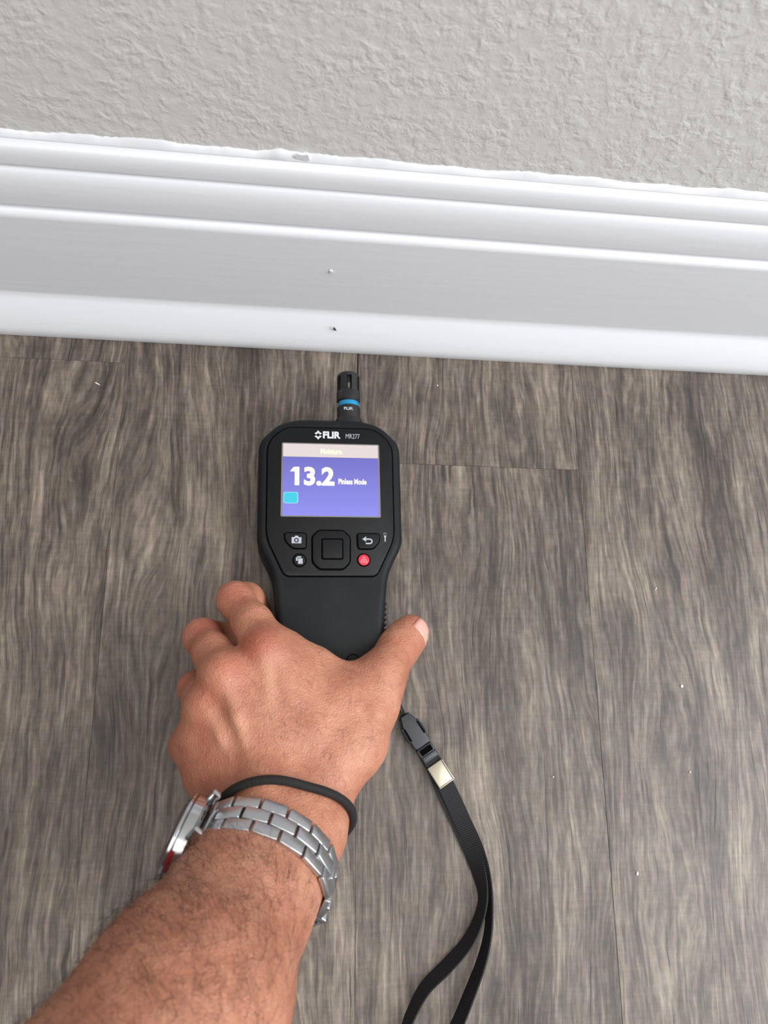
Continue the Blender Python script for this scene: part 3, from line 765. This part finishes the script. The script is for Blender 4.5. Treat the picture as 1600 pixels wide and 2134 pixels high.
# hair
AX = unit(WRIST_AX); CW = WATCH_C*1000
def hair_mesh():
    R = np.random.default_rng(5)
    s = (AV-CW)@AX
    dors = VN[:, 2]*0.6+VN[:, 1]*0.4-VN[:, 0]*0.25
    hand = (s < -14)
    # hand region: the thumb side and middle of the back of the hand, thinning out toward the fingers
    hc = W_(690, 1520, 72); hd = np.sqrt(((AV-hc)**2)[:, :2].sum(1))
    wh = np.where(hand & (VN[:, 2] > 0.25), np.exp(-(hd/30.)**2), 0)*0.30
    wz = np.where((s > -18) & (s < -13), np.clip(dors, 0, 1)*.35, 0)
    wa = np.where(s > 15, np.clip(dors+0.35, 0, 1), 0)*np.clip((s-5)/18, 0.5, 1)*np.clip(1.5-s/120, 0, 1)
    w = wh+wa+wz
    nh = 2100
    ids = R.choice(len(AV), nh, p=w/w.sum())
    V = []; F = []
    for vi in ids:
        p = AV[vi]+R.normal(0, .5, 3); n_ = VN[vi]; onhand = s[vi] < -9
        base = unit((-.35, .55, -.25)) if onhand else unit(-AX*0.75+np.array([-.75, .15, -.15]))
        if onhand and p[0] > 15: base = unit((.15, .6, -.2))
        d = base-n_*(base@n_); d = unit(unit(d)+R.normal(0, .5, 3)); d = unit(d-n_*(d@n_)*0.8+n_*R.uniform(.18, .5))
        L = R.uniform(6, 11) if onhand else R.uniform(9, 19)
        r0 = R.uniform(.042, .07) if onhand else R.uniform(.04, .075)
        curl = R.normal(0, .55); cax = n_; ns = 5; q = p.copy(); b0 = len(V)
        for k in range(ns+1):
            f = k/ns; r = r0*(1-f*.8)
            u_ = unit(np.cross(d, n_)+1e-6); v_ = np.cross(d, u_)
            for a in (0, 2.094, 4.189): V.append((q+(u_*math.cos(a)+v_*math.sin(a))*r)/1000)
            q = q+d*L/ns
            d = d+np.cross(cax, d)*curl*0.8-n_*0.16+R.normal(0, .06, 3); d = unit(d)
        for k in range(ns):
            for a in range(3):
                F.append((b0+k*3+a, b0+k*3+(a+1) % 3, b0+k*3+3+(a+1) % 3, b0+k*3+3+a))
    me = bpy.data.meshes.new('arm_hair'); me.from_pydata([tuple(v) for v in V], [], F); me.update()
    M_h = mat('dark_hair', lin(66, 44, 33), 0.5)
    o = link('arm_hair', me, M_h, person, True); tag(o, 'dark brown hair on the forearm and hand', kind='stuff')
hair_mesh()

# ------------------------------------------------------------------ wrist watch with steel bracelet
M_steel = mat('brushed_steel', lin(196, 198, 200), 0.33, 1.0); T = NT(M_steel)
co = T.n('ShaderNodeTexCoord').outputs['Object']
bn = T.noise(T.mapping(co, (300, 300, 2500)), 1.0, 2, 0.5); T.l(T.math('MULTIPLY_ADD', bn.outputs[0], 0.18, 0.24), T.b.inputs['Roughness'])
M_pol = mat('polished_steel', lin(196, 197, 199), 0.14, 1.0)
M_glass = mat('watch_crystal', (0.95, 0.97, 1, 1), 0.03); M_glass.node_tree.nodes['Principled BSDF'].inputs['Transmission Weight'].default_value = 0.9
e1w = unit(E1_HINT-AX*(E1_HINT@AX)); e2w = np.cross(AX, e1w); e2w = e2w if e2w[2] > 0 else -e2w
TILT = 0.16
e1t = unit(e1w-TILT*AX); Aw = unit(AX+TILT*e1w)
WC = CW+AX*2.5
RA_, RB_ = 31.8, 24.2                            # mid line of the links
watch = empty('wrist_watch', tuple(WC/1000)); tag(watch, 'steel wrist watch with three row link bracelet worn on the left wrist', 'watch')
WL = Vector(WC/1000)
tt = np.radians(np.linspace(-180, 180, 1441)); EP = np.stack([RA_*np.cos(tt), RB_*np.sin(tt)], 1)
arc = np.concatenate([[0], np.cumsum(np.linalg.norm(np.diff(EP, axis=0), axis=1))])
def on_ring(t, out=0.0, along=0.0):
    t = math.radians(t); n2 = unit((math.cos(t)/RA_, math.sin(t)/RB_)); 
    q = (RA_*math.cos(t)+n2[0]*out, RB_*math.sin(t)+n2[1]*out)
    P = WC+e1t*q[0]+e2w*q[1]+Aw*along
    N = e1t*n2[0]+e2w*n2[1]; Tn = np.cross(Aw, N)
    return P, N, Tn
def t_at(sarc): return math.degrees(np.interp(sarc, arc, tt))
def s_at(tdeg): return float(np.interp(math.radians(tdeg), tt, arc))
link_cache = {}
def make_link(t, along, length, width, thick, name='link', material=None, out=0.0, bev=0.45):
    key = (name, round(length, 2), round(width, 2), round(thick, 2))
    if key not in link_cache:
        bm = bmesh.new(); box_bm(bm, (0, 0, 0), (length/1000, width/1000, thick/1000), None, bev/1000)
        # bow the plate so it follows the wrist
        me = bpy.data.meshes.new(name); bmesh.ops.recalc_face_normals(bm, faces=bm.faces); bm.to_mesh(me); bm.free()
        for p in me.polygons: p.use_smooth = True
        me.set_sharp_from_angle(angle=math.radians(50)); me.materials.append(material or M_steel); link_cache[key] = me
    o = bpy.data.objects.new(name, link_cache[key]); COL.objects.link(o); o.parent = watch
    P, N, Tn = on_ring(t, out, along)
    X_, Z_ = Vector(Tn), Vector(N); Y_ = Z_.cross(X_)
    Mx = Matrix((X_, Y_, Z_)).transposed().to_4x4(); Mx.translation = Vector(P/1000)-WL
    o.matrix_local = Mx
    return o
LP = 12.4                                         # pitch of one row of links
s_lo, s_hi = s_at(2), s_at(158)
nrow = int((s_hi-s_lo)/LP)
for i in range(nrow+1):
    s = s_hi-3-i*LP
    for y in (-6.9, 6.9): make_link(t_at(s), y, LP-0.9, 6.3, 2.6)
    if i < nrow: make_link(t_at(s-LP/2), 0.0, LP-0.9, 6.9, 2.8, out=0.15)
# end piece by the case, clasp on the inner wrist, links closing the loop
make_link(166, 0, 9, 19.0, 3.0, 'end_link'); 
for k in range(6):
    t = t_at(s_lo-8.5-k*LP)
M_hole = mat('dark_hole', lin(20, 20, 22), 0.6)
make_link(-4, 0.0, 9.0, 18.0, 3.0, 'clasp_hinge', M_pol, 0.8)
make_link(-12, 0.0, 3.0, 18.4, 5.4, 'clasp_latch', M_pol, 2.0)
make_link(-25, 0.0, 11.0, 17.4, 4.2, 'clasp', M_pol, 2.0)
make_link(-43, 0.0, 11.0, 17.4, 4.0, 'clasp', M_pol, 1.8)
for t in (-18, -24, -30, -37, -43): make_link(t, 8.6, 1.7, 0.7, 1.7, 'adjust_hole', M_hole, 2.0, 0.2)
for k in range(4):
    t = -62-k*21
    for y, w in ((-6.9, 6.3), (0, 7.0), (6.9, 6.3)): make_link(t, y, LP-0.5, w, 2.6)
# watch head
P, N, Tn = on_ring(184, 3.4, 6.5)
Xh = Vector(Aw); Zh = Vector(N); Yh = Zh.cross(Xh)
HM = Matrix((Xh, Yh, Zh)).transposed().to_4x4(); HM.translation = Vector(P/1000)-WL
def head_part(name, prof, m_, segs=40, parent=watch):
    o = lathe(name, [(r/1000, z/1000) for r, z in prof], m_, parent, segs, 30)
    if parent is watch: o.matrix_local = HM
    return o
case = head_part('case', [(15.5, -3.4), (18.6, -2.4), (19.6, -1.5), (19.6, 2.6), (18.9, 3.2), (17.5, 3.2)], M_pol)
head_part('bezel', [(18.8, 3.2), (19.8, 3.5), (19.8, 4.6), (19.2, 5.2), (17.9, 5.7)], M_pol, 60)
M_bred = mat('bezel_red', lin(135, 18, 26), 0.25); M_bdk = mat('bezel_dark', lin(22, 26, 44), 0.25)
for nm, m_, a0 in (('bezel_insert', M_bred, -90), ('bezel_insert', M_bdk, 90)):
    V = []; F = []
    for i in range(21):
        a = math.radians(a0+180*i/20)
        for r, z in ((18.7, 5.45), (14.8, 6.3), (14.8, 5.4)): V.append((r*math.cos(a)/1000, r*math.sin(a)/1000, z/1000))
    for i in range(20):
        for k in range(2): F.append((i*3+k, i*3+3+k, i*3+4+k, i*3+1+k))
    o = from_data(nm, V, F, m_, watch, True); o.matrix_local = HM
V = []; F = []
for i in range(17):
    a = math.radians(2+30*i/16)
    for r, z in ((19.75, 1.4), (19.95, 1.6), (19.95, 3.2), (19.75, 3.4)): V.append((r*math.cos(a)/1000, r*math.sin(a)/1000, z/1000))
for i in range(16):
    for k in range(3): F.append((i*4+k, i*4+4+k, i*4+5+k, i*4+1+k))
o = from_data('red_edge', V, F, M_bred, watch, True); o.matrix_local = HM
head_part('dial', [(14.6, 4.2), (14.6, 4.5)], mat('watch_dial', lin(20, 20, 22), 0.3))
head_part('crystal', [(14.7, 4.6), (14.7, 6.5), (14.2, 7.0), (12.0, 7.3), (6, 7.4), (0.5, 7.45)], M_glass)
for sy in (-1, 1):
    for sx_ in (-1, 1):
        bm = bmesh.new(); box_bm(bm, (0, 0, 0), (0.0030, 0.0085, 0.0045), None, 0.0008)
        o = from_bm('lug', bm, M_pol, watch, angle=45); o.matrix_local = HM@Matrix.Translation((sx_*0.0113, sy*0.0172, -0.0030))@Matrix.Rotation(-sy*0.35, 4, 'X')
cr = lathe('crown', [(0.0028, 0), (0.0031, 0.0006), (0.0031, 0.0036), (0.0026, 0.0042)], M_pol, watch, 16)
cr.matrix_local = HM@Matrix.Translation((-0.0192, 0, 0.0006))@Matrix.Rotation(-math.pi/2, 4, 'Y')

# ------------------------------------------------------------------ hair tie
M_tie = mat('black_elastic', lin(22, 18, 17), 0.8); T = NT(M_tie)
tn = T.noise(T.n('ShaderNodeTexCoord').outputs['Object'], 900, 3, 0.7); T.l(T.bump(tn.outputs[0], 0.0006, 0.8), T.b.inputs['Normal'])
TA = unit((-.20, -.60, .62)); te1 = unit(E1_HINT-TA*(E1_HINT@TA)); TA = unit(TA+0.22*te1); te1 = unit(te1-TA*(te1@TA)); te2 = np.cross(TA, te1); te2 = te2 if te2[2] > 0 else -te2
TC = np.array([6.5, -40.5, 72.0])
rel = AV-TC; inpl = np.abs(rel@TA) < 2.0; rel = rel[inpl]; aa = np.linspace(0, 2*math.pi, 72, endpoint=False); rad_ = []
for a in aa:                                     # the band rests on the skin all the way round
    d = te1*math.cos(a)+te2*math.sin(a); t = rel@d; perp = np.linalg.norm(rel-t[:, None]*d, axis=1); ok = (t > 0) & (perp < 3.0)
    rad_.append(t[ok].max() if ok.any() else 26.0)
rad_ = np.minimum(np.array(rad_), 36.0); kk = np.ones(9)/9; rad_ = np.convolve(np.concatenate([rad_[-4:], rad_, rad_[:4]]), kk, 'valid')
pts = [Vector((TC+(te1*math.cos(a)+te2*math.sin(a))*(r+1.6))/1000) for a, r in zip(aa, rad_)]
tie = tube('hair_tie', pts, 0.0022, M_tie, None, 10, True)
tag(tie, 'black elastic hair tie around the wrist beside the watch', 'hair tie')

# ------------------------------------------------------------------ crumbs on the floor
M_flk = mat('paint_crumb', lin(236, 234, 228), 0.6)
rng = random.Random(3)
CR = [(203, 800, 4.2, 1.0, -0.5, 'long white paint crumb on the floor at the far left near the baseboard'),
      (1327, 1820, 2.6, 1.4, 1.4, 'largest white paint crumb on the floor right of the lanyard'),
      (1420, 1430, 2.2, 1.8, 0.3, 'pale bluish crumb on the floor at the far right level with the hand'),
      (1437, 1609, 1.5, 1.2, 0.8, 'tiny white crumb on the floor right of the metal clamp'),
      (1152, 1619, 1.0, 0.8, 0.2, 'speck of white grit on the floor closest to the lanyard clamp'),
      (911, 804, 1.2, 0.9, 0.9, 'tiny white crumb on the floor right of the probe'),
      (1366, 1227, 2.6, 0.7, 0.8, 'thin pale sliver on the floor right of the thumb')]
for x, y, a, b, r, lab in CR:
    p = at_floor_height(x, y, 0.0); bm = bmesh.new()
    bmesh.ops.create_icosphere(bm, subdivisions=1, radius=0.0005)
    for v in bm.verts: v.co = Vector((v.co.x*a, v.co.y*b, v.co.z*0.9))*rng.uniform(0.75, 1.2)
    zmin = min(v.co.z for v in bm.verts)
    o = from_bm('paint_crumb', bm, M_flk); o.location = (p[0], p[1], -zmin); o.rotation_euler = (0, 0, r)
    tag(o, lab, 'crumb', 'crumbs on the floor')
